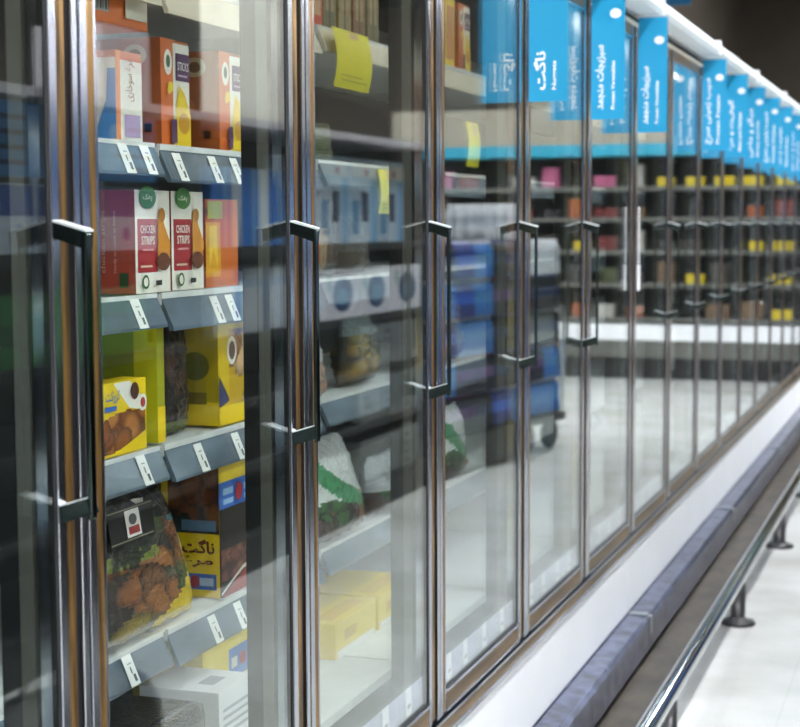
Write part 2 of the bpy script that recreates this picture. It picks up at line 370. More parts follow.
for ui, n0 in enumerate(UNITS):
    U = thing('freezer_cabinet', f'glass door freezer cabinet with bronze door frames and white plinth, {ORD[ui]} unit of the row' if ui in (0, 5)
              else f'glass door freezer cabinet with bronze door frames and white plinth, {ORD[ui]} unit from the camera', 'freezer', (0, yn(n0), 0), 0, 'freezer cabinets in the row')
    Lu = DW*3
    body = MB()
    body.box(-.92, -.88, .0, Lu, .0, 2.335); body.box(-.88, -.06, 0, Lu, 2.30, 2.335); body.box(-.88, -.06, 0, Lu, .44, .50)
    if ui == 0: body.box(-.88, -.05, 0, .02, .5, 2.30)
    if ui == 5: body.box(-.88, -.05, Lu-.02, Lu, .5, 2.30)
    obj('body', body, 'inner', U)
    obj('plinth_panel', MB().box(-.86, 0, .002, Lu-.002, .176, .410, bev=.002), 'white', U)
    sill = MB().box(-.06, .012, .0, Lu, .410, .424).box(-.06, .012, 0, Lu, .452, .460)
    obj('sill_edge', sill, 'alu', U)
    obj('sill_strip', MB().box(-.06, .009, 0, Lu, .424, .452), 'bronze_h', U)
    obj('sill_gap', MB().box(-.06, -.012, 0, Lu, .460, .474), 'gasket', U)
    obj('header', MB().box(-.06, .004, 0, Lu, 2.302, 2.322), 'cream', U)
    obj('dark_gap', MB().box(-.06, -.012, 0, Lu, 2.322, 2.343), 'gasket', U)  # black strip put in for the dark gap under the canopy lights
    obj('top_lamp', MB().tube([(-.12, .05, 2.275), (-.12, Lu-.08, 2.275)], .012, 8), 'toplamp', U)
    obj('bumper', MB().prism([(-.01, .172), (.066, .165), (.080, .152), (.080, .045), (.062, .036), (-.01, .036)], .004, Lu-.004), 'steel', U)
    br = MB().box(.0, .072, .001, .028, .160, .174, bev=.002).box(.070, .086, .002, .026, .10, .168, bev=.002)
    obj('bumper_joint', br, 'chrome', U)
    obj('kick_base', MB().box(-.86, -.03, .0, Lu, .0, .176), 'gasket', U)
    for k in range(3):
        n = n0+k; oy = DW*k
        if True:
            obj('door_post', None, None, U, (0, oy+DW-.036, 0), POST); obj('post_trim', None, None, U, (0, oy+DW-.036, 0), POSTT)
            obj('light_tube', None, None, U, (0, oy, 0), TUBE)
        d = obj('door', None, None, U, (0, oy, 0), DM['frame'])
        for nm, key in (('bronze_strip', 'stile1'), ('bronze_strip', 'stile2'), ('bronze_strip', 'rail1'), ('bronze_strip', 'rail2'), ('shadow_groove', 'groove'), ('gasket', 'gasket'), ('glass_pane', 'pane')):
            obj(nm, None, None, d, (0, 0, 0), DM[key])
        if n+1 != 5: obj('handle', None, None, d, (0, 0, 0), DM['handle']); obj('handle_glint', None, None, d, (0, 0, 0), DM['cap']); obj('handle_glint', None, None, d, (0, 0, 0), DM['cap2'])
        dr = obj('deck_rail', None, None, U, (0, oy, 0), DKR)
        for q in range(4): obj('price_tag', None, None, dr, (0, .09+.165*q+RT.uniform(-.02, .02), 0), DTG)
        obj('deck', MB().box(-.86, -.08, .004, DW-.004, DECK-.02, DECK), 'shelf', U, (0, oy, 0))
        for sn, z in SHELVES:
            s_ = obj('shelf', None, None, U, (0, oy, 0), SHM[sn]); kk = n % 2
            r_ = obj('price_rail', None, None, s_, (0, 0, 0), RM[(sn, kk)])
            if sn != 'Z':
                for q, ty in enumerate(TAGS.get((sn, n), (RT.uniform(.1, .3), RT.uniform(.45, .65)) if n < 2 else ())):
                    obj('price_tag', None, None, s_, (0, ty, z-.001-.009*kk), TG[q % 3])
# canopy lights on top of the doors
CJ = [4.33+1.47*k for k in range(-3, 8)]
for k, (a, b) in enumerate(zip(CJ, CJ[1:])):
    t = thing('canopy_light', f'white glowing canopy light above the freezer doors, {NTH[k]} from the camera end', 'light', (0, a, 2.345), 0, 'canopy lights above the doors')
    L_ = b-a
    obj('housing', MB().box(-.09, .02, .004, L_-.004, .0, .062, bev=.004), 'white', t)
    obj('diffuser', MB().prism([(.02, .003), (.085, .003), (.100, .018), (.094, .048), (.07, .060), (.02, .060)], .012, L_-.012), 'canopy', t)
    for e in (0.003, L_-.011): obj('end_cap', MB().box(.018, .104, e, e+.008, -.001, .064, bev=.002), 'white', t)
# blue flags that stand out from the mullions
BLUE = lin('#1296c6')
FT = {3: ('ناگت', 'Nuggets', .25), 4: ('سبزیجات منجمد', 'Frozen Vegetables', .49), 5: ('سبزیجات منجمد', 'Frozen Vegetables', .5)}
FLAGS = [3, 4, 5, 7, 8, 9, 10, 11, 12, 13, 14]
FW, FH = .105, .405
for i, n in enumerate(FLAGS):
    mb = MB(); mb.box(0, FW, -.0012, .0012, 0, FH, BLUE)
    t1, t2, ln = FT.get(n, (('سیب زمینی سرخ', 'Frozen Potato', .72), ('گوشت و مرغ', 'Meat and Chicken', .62), ('میگو و ماهی', 'Shrimp and Fish', .64))[i % 3])
    for sgn in (1, -1):
        F_ = Face(mb, (0, -.0012, 0) if sgn > 0 else (FW, .0012, 0), (FW*sgn, 0, 0), (0, 0, FH))
        if sgn < 0: F_.u = Vector((0, 0, FH))
        W = lin('#f4f8fa')
        if sgn > 0:
            F_.text(fa(t1), .12, .44, .075, .075+ln, W, .03, up=True); F_.text(t2, .60, .74, .075, .075+ln*.75, W, .03, up=True)
            F_.oval(.72, .80, .17, .036, W)
        else:
            F_.text(fa(t1), .12, .44, .075, .075+ln, W, .012, up=True); F_.oval(.72, .80, .17, .036, W)
    o = obj('aisle_flag', mb, 'sign', loc=(.020, yn(n)-.0, 1.925))
    where = {3: 'nearest of the row', 4: 'second of the row', 5: 'third of the row'}.get(n, f'{NTH[i]} of the row')
    tag(o, f'blue flag with white upright lettering on the freezer frame, {where}', 'sign', 'blue flags along the freezer doors')
    obj('flag_clip', MB().box(-.014, .03, -.004, .004, FH, FH+.004), 'white', o)
# white chain tag on the mullion without handle
t = thing('chain_strip', 'white beaded clip strip hanging on the freezer frame that has no handle', 'strip', (.032, yn(5)-.02, 1.36))
cb = MB()
for k in range(16): cb.lathe([(.001, .10+.0125*k), (.0042, .103+.0125*k), (.0042, .107+.0125*k), (.001, .110+.0125*k)], 0, 0, 8)
obj('beads', cb, 'white', t); obj('clip', MB().box(-.005, .005, -.006, .006, 0, .095, bev=.003), 'white', t); obj('hook', MB().tube([(-.022, 0, .30), (-.004, 0, .302), (0, 0, .298), (0, 0, .01)], .0015, 6), 'chrome', t)

# ------------------------------------------------------------------ guard rail on the floor
RX, RZ = .318, .190
t = thing('guard_rail', 'low polished steel cart guard rail on short posts along the freezer row', 'rail', (RX, 0, 0))
obj('rail_tube', MB().tube([(0, y, RZ) for y in (-1, 1, 3, 5, 7, 9, 11, 13, 15)], .031, 20, sx=1.0, sz=.95), 'chrome', t)
PM = mesh('post', MB().lathe([(.031, .010), (.029, .02), (.029, .17)], 0, 0, 14), 'poststeel')
PF = mesh('flange', MB().lathe([(.068, 0.0), (.070, .006), (.064, .014), (.036, .022), (.031, .03)], 0, 0, 18), 'black')
for y in (.43, 1.96, 3.20, 4.72, 6.40, 8.02, 9.57, 11.1, 12.63, 14.2):
    p = obj('post', None, None, t, (0, y, 0), PM); obj('flange', None, None, p, (0, 0, 0), PF)

# ------------------------------------------------------------------ products, first bay
OR, ORD2, WH, YE, PU, RED, BL = lin('#d9691a'), lin('#b3541d'), lin('#f0ece0'), lin('#f2cf12'), lin('#4a1f55'), lin('#a8262c'), lin('#2f64b8')
BRN, DK, GR = lin('#8a5a34'), lin('#1b1a18'), lin('#3f7d35')
FX = -.296
zA, zB, zC, zD, zZ = 1.7505, 1.4775, 1.1955, .8455, 2.0555
nug = [lin('#a5632f'), lin('#94551f'), lin('#b8773c'), lin('#8a4a22')]
# shelf A
def f1(F): F.rect(0, 1, 0, .9, WH).rect(.0, .16, 0, 1, lin('#f08a3a')).text(fa('مرغ سوخاری'), .35, .75, .45, .92, lin('#a0622a'), .01, up=True).rect(.3, .9, .05, .3, lin('#b79ac0'))
def s1(F):
    F.rect(0, 1, 0, .92, WH); F.poly([(.72, .02), (1, .02), (1, .8), (.90, .8), (.88, .45), (.8, .25)], lin('#4f8fd0')); F.oval(.62, .72, .17, .14, lin('#fafafa')); F.text(fa('نان'), .2, .5, .55, .66, BL)
    for q in range(5): F.oval(.2+.1*(q % 3), .15+.09*q, .12, .06, lin('#d9c0b0'))
me = carton(.095, .16, .158, OR, f1, s1)
place('frozen_food_carton', me, (FX, 2.52, zA), 'white and blue carton with an orange top edge on the top lit shelf', 'carton')
def fP(F):
    F.rect(0, .42, 0, 1, OR).rect(.42, 1, 0, .97, WH); F.oval(.24, .78, .14, .12, WH).oval(.24, .79, .07, .06, lin('#1e4a22'))
    F.rect(.50, 1, .62, .88, PU).text('STICKS', .56, .96, .72, .80, WH).rect(.56, .9, .66, .68, lin('#c0a0c0'))
    F.poly([(.45, .0), (1, 0), (1, .3), (.8, .5), (.6, .58), (.48, .35)], YE); F.oval(.75, .22, .2, .1, lin('#c89018')); F.oval(.28, .55, .10, .05, YE).oval(.22, .52, .06, .04, YE)
    F.rect(.28, .48, .03, .25, PU)
def sP(F): F.rect(0, 1, 0, 1, lin('#b3632f')).oval(.72, .84, .13, .10, lin('#cbb48c')).oval(.72, .84, .07, .055, lin('#7a5a30')).oval(.6, .45, .12, .08, lin('#c87a34')).rect(.82, .9, .12, .2, DK)
meP = carton(.115, .19, .198, ORD2, fP, sP)
place('frozen_food_carton', meP, (FX, 2.690, zA), 'orange carton with a purple panel and yellow corner beside the white and blue carton', 'carton')
place('frozen_food_carton', meP, (FX, 2.940, zA), 'second orange carton with a round emblem on its side, on the top lit shelf', 'carton')
place('frozen_food_carton', meP, (FX-.01, 3.095, zA), 'third orange carton on the top lit shelf, behind the grey post', 'carton')
me = carton(.10, .15, .185, lin('#c86018'), lambda F: F.rect(.1, .9, .1, .9, lin('#a85020')), lambda F: F.rect(.3, .5, 0, 1, lin('#e0c8a8')))
place('frozen_food_carton', me, (FX-.10, 2.36, zA), 'dark orange carton half hidden behind the door frame, under the lying carton', 'carton')
place('frozen_food_carton', me, (FX-.17, 2.58, zA), 'dark orange carton standing behind the white and blue carton', 'carton')
def fL(F):
    F.rect(.04, .40, .25, 1, lin('#9aa0a0'))
    for q in range(9): F.rect(.07+.036*q, .07+.036*q+.012*(1+q % 2), .3, .95, DK)
    F.rect(.62, .96, .2, 1, lin('#d8d0bc'))
me = carton(.235, .19, .072, OR, fL, lambda F: F.rect(0, 1, 0, .2, lin('#a44a12')))
place('frozen_food_carton', me, (FX+.005, 2.398, zA+.200), 'orange carton with a barcode lying flat on top of the upright cartons', 'carton')
# shelf B
def fB(F):
    F.rect(0, 1, 0, 1, WH).rect(.06, .62, .20, .72, RED).text('CHICKEN', .14, .56, .58, .66, WH, .02).text('STRIPS', .16, .54, .47, .555, WH, .02)
    F.rect(.18, .50, .41, .43, lin('#e0a0a0')).rect(.12, .45, .25, .27, lin('#e8c8b0'))
    F.oval(.34, .93, .24, .11, GR).text(fa('پفک'), .2, .46, .89, .96, WH)
    F.poly([(.60, .30), (.92, .24), (.98, .48), (.80, .66), (.70, .80), (.62, .70)], lin('#d98f2c')); F.oval(.72, .76, .10, .07, lin('#b0721c'))
    F.oval(.75, .30, .2, .09, lin('#6a3a22')).oval(.22, .11, .10, .07, lin('#2f5a2c')).oval(.22, .11, .06, .045, WH).rect(.5, .68, .07, .12, DK)
def sB(F):
    F.rect(0, 1, 0, 1, lin('#9c3a28')).text('chicken strips', .30, .42, .2, .8, lin('#d8a898'), 0, up=True).text('ready to cook at home', .55, .64, .2, .8, lin('#d8a898'), 0, up=True).rect(.68, .86, .06, .2, lin('#254a28'))
meB = carton(.135, .10, .188, lin('#a8402c'), fB, sB)
place('frozen_food_carton', meB, (FX, 2.580, zB), 'red and white chicken strips carton with its red side showing', 'carton')
place('frozen_food_carton', meB, (FX, 2.722, zB), 'second chicken strips carton, further from the door frame', 'carton')
def fO(F): F.rect(0, 1, 0, 1, lin('#c8641c')).rect(0, .45, .12, .74, lin('#e0a01c')).poly([(.1, .2), (.22, .45), (.35, .2), (.35, .7), (.1, .7)], lin('#f2c83a')).oval(.2, .86, .2, .09, lin('#7a4a30')).rect(.05, .5, .78, .98, lin('#b8b83a'))
meO = carton(.15, .12, .175, ORD2, fO, lambda F: F.rect(.5, .8, .1, .7, YE))
place('frozen_food_carton', meO, (FX, 2.868, zB), 'orange carton with a yellow pattern on the chicken strips shelf', 'carton')
# shelf C
def fC(F):
    F.rect(0, 1, 0, 1, YE); F.poly([(.25, .99), (.62, .99), (.95, .70), (.95, .55), (.6, .62)], WH)
    fn = food(11, 16, nug, lin('#5a3418'), 1, .24)
    F.image(.0, .97, .04, .74, lambda a, b: None if (b > .66+.36*a*(1.2-a) or b < .30*a*a) else fn(a, b), 30, 26)
    F.poly([(0, .0), (.3, .05), (.6, .14), (.97, .26), (.97, .0), (0, 0)], YE)
    F.oval(.72, .84, .10, .12, lin('#4a2818')).oval(.90, .66, .10, .12, WH).oval(.90, .66, .06, .07, lin('#b84038')).text(fa('کروکت'), .04, .36, .72, .9, BL, .02).rect(.02, .28, .62, .69, BL)
me = carton(.158, .05, .130, YE, fC, lambda F: F.rect(.2, .8, .2, .8, lin('#c8a818')))
place('frozen_food_carton', me, (FX+.006, 2.440, zC), 'yellow carton with a picture of brown croquettes', 'carton')
def sC2(F): F.rect(0, 1, 0, 1, lin('#8a8f1c')).rect(.72, 1, 0, 1, lin('#c8c41c')).rect(.36, .66, .18, .52, lin('#4a5a86')).rect(.44, .52, .2, .5, lin('#9a4a4a')).rect(.5, .7, .03, .13, WH)
me = carton(.030, .17, .225, lin('#a8a820'), lambda F: F.rect(0, 1, 0, .3, YE), sC2)
place('frozen_food_carton', me, (FX, 2.655, zC), 'tall yellow green carton standing edge on behind the croquette carton', 'carton')
fnd = food(5, 40, [lin('#3a2a1e'), lin('#2a2420'), lin('#5a4030')], lin('#191614'), 1, .14)
me = pouch(.15, .215, .05, lambda a, b: lin('#6a7a2a') if b < .12 else fnd(a, b), 4, mat='soft')
place('frozen_food_bag', me, (FX-.05, 2.715, zC), 'dark brown glossy bag between the two yellow cartons', 'bag')
def fC4(F):
    F.rect(0, 1, 0, 1, lin('#d8b818')); F.image(.3, 1, .15, .8, food(21, 9, [lin('#c89a6a'), lin('#b88050'), lin('#d8b080')], lin('#c8a01c'), 1.2, .26), 16, 20)
    F.oval(.38, .62, .14, .12, WH).oval(.38, .62, .09, .08, lin('#6a5048')).poly([(0, .15), (.3, .2), (0, .42)], lin('#3a3f66')).rect(0, 1, 0, .16, YE)
def sC4(F): F.rect(0, 1, 0, 1, lin('#b8a01a')).rect(.2, 1, 0, .2, YE).oval(.6, .5, .25, .12, lin('#6a6a1c')).rect(.4, .8, .18, .28, lin('#7a6a14'))
me = carton(.165, .13, .242, YE, fC4, sC4)
place('frozen_food_carton', me, (FX, 2.918, zC), 'tall yellow carton with a nugget picture near the grey post', 'carton')
# shelf D
fnb = food(31, 46, [lin('#8a5228'), lin('#6e4626'), lin('#97602f'), lin('#4a5a26'), lin('#9a8440')], lin('#2a1c12'), 1, .12)
def bagD(a, b):
    if b > .80 or (b > .66 and a < .55): return DK if not (.50 < a < .60 and .84 < b < .96) else WH
    if b > .74 and a > .8: return lin('#3a7a8a')
    if a > .50 and b < .10+.55*(a-.50): return YE
    if a > .93: return lin('#c8d0c0')
    if b > .55 and a < .6: return lin('#2c3222') if fnb(a, b)[0] < .12 else lin('#6f7a34')
    return fnb(a, b)
me = pouch(.44, .258, .10, bagD, 9, 46, 40, 'film', .34, .12)
o = place('frozen_food_bag', me, (FX-.02, 2.385, zD), 'large glossy bag of fried pieces with a black header, lowest shelf', 'bag')
hb = MB(); fh = Face(hb, (0, 0, 0), (0, .165, 0), (-.010, 0, .062)); fh.rect(0, 1, 0, 1, DK).rect(0, 1, .04, .07, lin('#9a927c')).rect(0, 1, .93, .96, lin('#9a927c')).rect(.36, .68, .12, .9, lin('#e8e4e0')).oval(.52, .62, .09, .16, lin('#5a5a5a')).rect(.40, .64, .2, .42, lin('#9a3030'))
obj('header_label', hb, 'card', o, (.022, .085, .186))
def sD2(F):
    F.rect(0, 1, 0, 1, YE); F.image(.12, 1, .48, .98, food(41, 14, [lin('#6a3a1c'), lin('#7a4a24'), lin('#2a3a34')], lin('#241a14'), 1, .2), 20, 20)
    F.rect(.35, .95, .50, .58, lin('#5a7a9a')).text(fa('ناگت'), .35, .92, .33, .44, lin('#6a2018'), .03).text(fa('مرغ'), .35, .90, .22, .31, lin('#6a2018'), .03).rect(.22, .95, .06, .18, BL).rect(.28, .50, .09, .15, lin('#a8c0e0')).rect(.66, .9, .09, .15, lin('#a8c0e0')).oval(.58, .12, .08, .05, RED)
def fD2(F):
    F.rect(0, 1, 0, 1, lin('#241c18')).rect(0, 1, .86, 1, YE).rect(0, 1, .66, .86, BL).rect(.1, .38, .76, .81, lin('#9ac0e0')).rect(.1, .38, .69, .73, lin('#9ac0e0')).rect(.68, .95, .76, .81, lin('#9ac0e0')).rect(.68, .95, .69, .73, lin('#9ac0e0')).oval(.53, .76, .10, .07, RED)
    F.image(0, 1, .12, .36, food(43, 22, [lin('#7a4a40'), lin('#8a5a48')], lin('#3a2420'), .6, .12), 20, 12)
    F.poly([(0, 0), (1, 0), (1, .16), (.6, .13), (.25, .06), (0, 0)], lin('#9a3a34')).poly([(0, .02), (.25, .08), (.6, .155), (1, .185), (1, .215), (.6, .18), (.25, .10), (0, .04)], WH)
me = carton(.17, .13, .275, YE, fD2, sD2)
place('frozen_food_carton', me, (FX, 2.912, zD-.003), 'yellow and black nugget carton with blue labels beside the large bag', 'carton')
# deck
def bl(a, b): return lin('#0b0b0c')
me = mesh('tub', MB().box(-.20, 0, 0, .26, 0, .115, lin('#0c0c0d'), bev=.03), 'soft')
place('frozen_food_bag', me, (-.20, 2.40, DECK+.002), 'black glossy pack lying on the freezer deck', 'pack')
me = carton(.15, .17, .112, lin('#f4f4f6'), lambda F: [F.rect(.1, .9, .2+.14*q, .26+.14*q, lin('#b8bcc6')) for q in range(4)], None, lambda F: F.rect(.6, .8, .3, .7, lin('#b0b4bc')))
place('frozen_food_carton', me, (-.20, 2.70, DECK+.002), 'plain white carton lying on the freezer deck', 'carton')
me = carton(.27, .16, .145, lin('#f0d83a'), lambda F: F.rect(.45, 1, .35, .8, lin('#5f86c8')).rect(.5, .6, .5, .65, WH).oval(.7, .58, .06, .1, RED))
place('frozen_food_carton', me, (-.31, 2.856, DECK+.002), 'yellow carton with a blue label behind the white carton', 'carton')
me = carton(.16, .15, .07, WH, lambda F: F.oval(.3, .4, .2, .3, lin('#c08a7a')).oval(.7, .6, .2, .25, lin('#c89a8a')), None)
place('frozen_food_carton', me, (-.13, 2.86, DECK+.002), 'white carton with pink pictures on the freezer deck', 'carton')

# ------------------------------------------------------------------ products, second bay
def fz(F): F.rect(.08, .5, .2, .9, WH).rect(.6, .92, .2, .85, lin('#c8a078'))
meZ = carton(.16, .12, .13, lin('#c8481c'), fz, lambda F: F.rect(.2, .8, .2, .8, WH))
place('frozen_food_carton', meZ, (FX, 3.34, zZ), 'orange red carton with white windows on the uppermost shelf', 'carton')
oliv = [lin('#6a6440'), lin('#8a7a4a'), lin('#7a5236')]
for k in range(4):
    me = carton(.085, .10, .16+.01*(k % 2), oliv[k % 3], lambda F: F.rect(.2, .8, .3, .8, lin('#a08a5a')).rect(.4, .55, .05, .95, lin('#4a4430')), lambda F: F.rect(.3, .6, 0, 1, lin('#4a4634')))
    place('frozen_food_carton', me, (FX-.01, 3.53+.1*k, zZ), ['olive carton next to the orange red carton, uppermost shelf', 'tan carton among the olive ones on the uppermost shelf', 'brown carton on the uppermost shelf above the yellow tag', 'olive carton at the far end of the uppermost shelf, second bay'][k], 'carton')
def paper(w, h, curl, seed):
    mb = MB(); n = 10
    for i in range(n):
        z0, z1 = -h*i/n, -h*(i+1)/n; c = lambda z: curl*math.sin(-z/h*3)
        for side in (0, .0008):
            q = [(c(z0)+side, 0, z0), (c(z1)+side, .03*w*(-z1/h), z1), (c(z1)+side, w, z1), (c(z0)+side, w, z0)]
            mb.quad(*(q if side else q[::-1]), lin('#e6dc28'))
    f = Face(mb, (curl*.6+.002, .05*w, -h*.95), (0, w*.9, 0), (0, 0, h*.35)); f.rect(0, 1, .80, .84, lin('#8a8420')).rect(.1, .8, .45, .5, lin('#a09a2a')).rect(.1, .9, .2, .25, lin('#a09a2a'))
    Face(mb, (.010, .45*w, -h*.32), (0, w*.22, 0), (-.008, 0, h*.3)).rect(0, 1, 0, 1, lin('#d8b48a'))
    return mesh('paper_tag', mb, 'card')
place('shelf_notice', paper(.235, .135, .012, 1), (SHELF_X+.03, 3.44, 2.052), 'yellow paper notice hanging from the uppermost shelf edge', 'notice')
place('shelf_notice', paper(.13, .11, .010, 2), (SHELF_X+.03, 3.74, 1.738), 'small yellow notice hanging from the second shelf edge, below the big yellow notice', 'notice')
place('shelf_notice', paper(.12, .13, .010, 3), (SHELF_X+.03, 4.50, 1.90), 'yellow notice hanging in the third freezer bay', 'notice')
gn = food(61, 30, [lin('#5a6a2a'), lin('#6a7a34'), lin('#7a7a40')], lin('#3a4426'), 1, .15)
place('frozen_food_bag', pouch(.30, .095, .08, gn, 12, 26, 16, 'film'), (FX-.06, 3.38, zA), 'low olive green bag lying on the second shelf', 'bag')
kb = food(71, 26, [lin('#5a4636'), lin('#4a382c'), lin('#6a5240')], lin('#2c231d'), 1, .16)
def brown(a, b): return lin('#c8641c') if (b < .35 and a < .35) else (lin('#a08a6a') if b < .5 and a < .5 else kb(a, b))
place('frozen_food_bag', pouch(.28, .235, .09, brown, 14, mat='soft', taper=.25), (FX-.05, 3.40, zB), 'brown bag with an orange corner on the third shelf', 'bag')
place('frozen_food_bag', pouch(.22, .15, .09, lambda a, b: mixc(kb(a, b), lin('#8a8a80'), .35), 15, mat='soft'), (FX-.07, 3.72, zB), 'grey brown bag behind the brown bag on the third shelf', 'bag')
pe = food(81, 30, [lin('#d8a484'), lin('#e0b89a'), lin('#d89470')], lin('#cfc4bc'), 1, .15)
place('frozen_food_bag', pouch(.18, .15, .09, lambda a, b: mixc(pe(a, b), lin('#d8d8d8'), .8 if b > .6 else .15), 16, mat='soft', taper=.3), (FX-.02, 3.32, zC), 'whitish bag with peach coloured filling on the fourth shelf', 'bag')
yb = food(91, 30, [lin('#8a7a3a'), lin('#a8873c'), lin('#5a4a2a')], lin('#2c2820'), 1, .16)
def wy(a, b):
    if math.hypot((a-.45)*1.2, b-.78) < .09: return lin('#9a2a22')
    return lin('#cfd2d4') if b > .55 - .3*(a-.4) else yb(a, b)
place('frozen_food_bag', pouch(.27, .22, .10, wy, 17, mat='soft', taper=.3, lean=.1), (FX-.12, 3.47, zC), 'white bag with a red spot and yellowish filling on the fourth shelf', 'bag')
place('frozen_food_bag', pouch(.24, .17, .10, lambda a, b: yb(a, b) if b < .75 else lin('#7a8a8a'), 18, mat='soft', taper=.3), (FX-.06, 3.74, zC), 'yellowish brown bag at the far side of the fourth shelf', 'bag')
gv = food(95, 34, [lin('#4a3226'), lin('#5a3a2c'), lin('#3f6a34'), lin('#b0774a')], lin('#3a2a22'), 1, .12)
def gw(a, b):
    if b < .34+.1*math.sin(a*5): return gv(a, b)
    if abs(b-.9+.75*a) < .12 or (a < .15 and b > .5): return lin('#4f9a68')
    return lin('#e2e4e2') if b > .42 else lin('#c89a6a')
place('frozen_food_bag', pouch(.46, .235, .12, gw, 19, 40, 34, 'film', .35, .15), (FX-.02, 3.33, zD), 'large white and green bag of vegetables on the fifth shelf', 'bag')
place('frozen_food_bag', pouch(.26, .15, .10, lambda a, b: lin('#cdd2d4') if b > .4 else gv(a, b), 20, mat='soft'), (FX-.03, 3.84, zD), 'clear bag with a white top behind the green and white bag', 'bag')
ye_ = carton(.27, .22, .085, lin('#f2d428'), lambda F: F.rect(.05, .95, .0, .2, WH).rect(.2, .5, .4, .7, lin('#d8b018')), None, lambda F: F.rect(.7, .9, .1, .9, lin('#e0b820')))
place('frozen_food_carton', ye_, (-.22, 3.36, DECK+.002), 'flat yellow carton on the deck of the second bay, nearer one', 'carton')
place('frozen_food_carton', ye_, (-.22, 3.65, DECK+.002), 'flat yellow carton on the deck of the second bay, farther one', 'carton')
# third bay
def fy(F): F.rect(0, 1, 0, 1, YE).poly([(.25, 0), (.6, 0), (.62, .5), (.52, .85), (.35, .85), (.22, .5)], lin('#7a4a24')).oval(.43, .88, .10, .09, lin('#b88050')).rect(.66, .95, .1, .8, lin('#c8884a'))
me = carton(.24, .12, .22, YE, fy, lambda F: F.rect(.2, .8, .1, .9, lin('#d8a81c')))
place('frozen_food_carton', me, (FX, 4.30, zZ), 'yellow carton with a brown figure on the uppermost shelf of the third bay', 'carton')
place('frozen_food_carton', meP, (FX, 4.58, zZ), 'orange and purple carton on the uppermost shelf of the third bay', 'carton')
place('frozen_food_bag', pouch(.36, .22, .11, gw, 23, mat='film', taper=.3), (FX-.02, 4.3, zD), 'white and green bag in the third bay', 'bag')
place('frozen_food_bag', pouch(.30, .2, .1, yb, 24, mat='soft', taper=.2), (FX-.03, 4.35, zC), 'yellowish brown bag in the third bay', 'bag')

# ------------------------------------------------------------------ across the aisle (seen in the door glass)
GX = 1.95
def gondola(y0, y1, label):
    t = thing('display_gondola', label, 'shelving', (GX, y0, 0)); L_ = y1-y0
    obj('base', MB().box(0, .62, 0, L_, 0, .16), 'gondola', t); obj('back_panel', MB().box(.58, .62, 0, L_, .16, 2.05), 'gondola', t)
    obj('top_trim', MB().box(-.01, .62, 0, L_, 2.05, 2.085), 'gtrim', t)
    for y in (0, L_-.03): obj('side_panel', MB().box(.02, .58, y, y+.03, .16, 2.05), 'gondola', t)
    for z in (.50, .80, 1.10, 1.50): obj('shelf', MB().box(.04, .58, .03, L_-.03, z-.03, z).box(.03, .04, .03, L_-.03, z-.04, z), 'gondola', t)
gondola(4.0, 6.2, 'black display gondola with a white top edge, nearer section across the aisle')
gondola(6.22, 9.3, 'black display gondola with a white top edge, farther section across the aisle')
def opp_box(w, d, h, body, fr=None):   # front faces -x
    mb = MB(); mb.box(0, d, 0, w, 0, h, body, bev=.003)
    if fr: fr(Face(mb, (0, w, 0), (0, -w, 0), (0, 0, h)))
    return mesh('pack', mb, 'film')
SKY = lin('#3f8fd6')
def fblue(F):
    for q in range(4): F.rect(.08, .5+.4*((q*37) % 10)/10, .15+.2*q, .22+.2*q, lin('#1c3f78'))
    F.oval(.75, .7, .12, .15, WH)
me = opp_box(.44, .30, .262, SKY, fblue)
for k in range(4): place('blue_carton', me, (GX+.05, 4.05+.47*k, 1.774), f'sky blue carton with dark print on the nearer gondola, {NTH[k]} from the camera', 'carton', 0, 'sky blue cartons on the gondola')
me = opp_box(.44, .30, .268, lin('#c8d4e4'), lambda F: F.rect(0, 1, .5, .9, lin('#2a4f9a')).oval(.2, .3, .06, .1, BL).oval(.6, .25, .06, .1, BL).rect(0, 1, .92, 1, DK))
for k in range(4): place('white_carton', me, (GX+.05, 4.05+.47*k, 1.503), f'white and dark blue carton below a sky blue one, nearer gondola, {NTH[k]} from the camera', 'carton', 0, 'white and dark blue cartons on the gondola')
me = opp_box(.40, .32, .26, lin('#2c7a34'), lambda F: F.rect(.1, .9, .3, .6, lin('#1c5a28')))
for k in range(4): place('green_crate', me, (GX+.05, 4.05+.45*k, 1.103), f'green crate on the gondola shelf below the blue cartons, {NTH[k]} from the camera', 'crate', 0, 'green crates on the gondola')
me = opp_box(.38, .30, .28, lin('#f4f0f4'), lambda F: F.rect(.1, .6, .4, .6, lin('#e0c8d8')))
place('white_carton', me, (GX+.03, 5.44, 2.087), 'white carton on top of the gondola', 'carton')
me = opp_box(.30, .30, .36, lin('#2c7fe0'), lambda F: F.rect(0, .35, 0, 1, lin('#dfeaf6')).rect(.5, .62, 0, 1, lin('#8fc0f0')))
for k in range(4): place('blue_carton', me, (GX+.05, 6.42+.31*k, 1.503), f'bright blue and white carton on the farther gondola, {NTH[k]} from the camera', 'carton', 0, 'bright blue cartons on the farther gondola')
me = opp_box(.30, .30, .30, lin('#dde4ec'), lambda F: F.rect(.0, .3, 0, 1, lin('#4a90e0')).rect(.3, 1, .7, .85, lin('#bcd0e8')))
for k in range(4): place('white_carton', me, (GX+.05, 6.42+.31*k, 1.103), f'white carton with a blue edge below the bright blue cartons, {NTH[k]} from the camera', 'carton', 0, 'white cartons below the bright blue ones')
me = opp_box(.42, .30, .46, lin('#cfe2f2'), lambda F: F.rect(.0, 1, .78, .95, WH).rect(0, .25, 0, .75, lin('#8fc4ee')).oval(.4, .84, .06, .05, lin('#c8442c')).rect(.35, .6, .25, .6, lin('#3a4a6a')).rect(.7, .95, .1, .5, lin('#5a9ac8')))
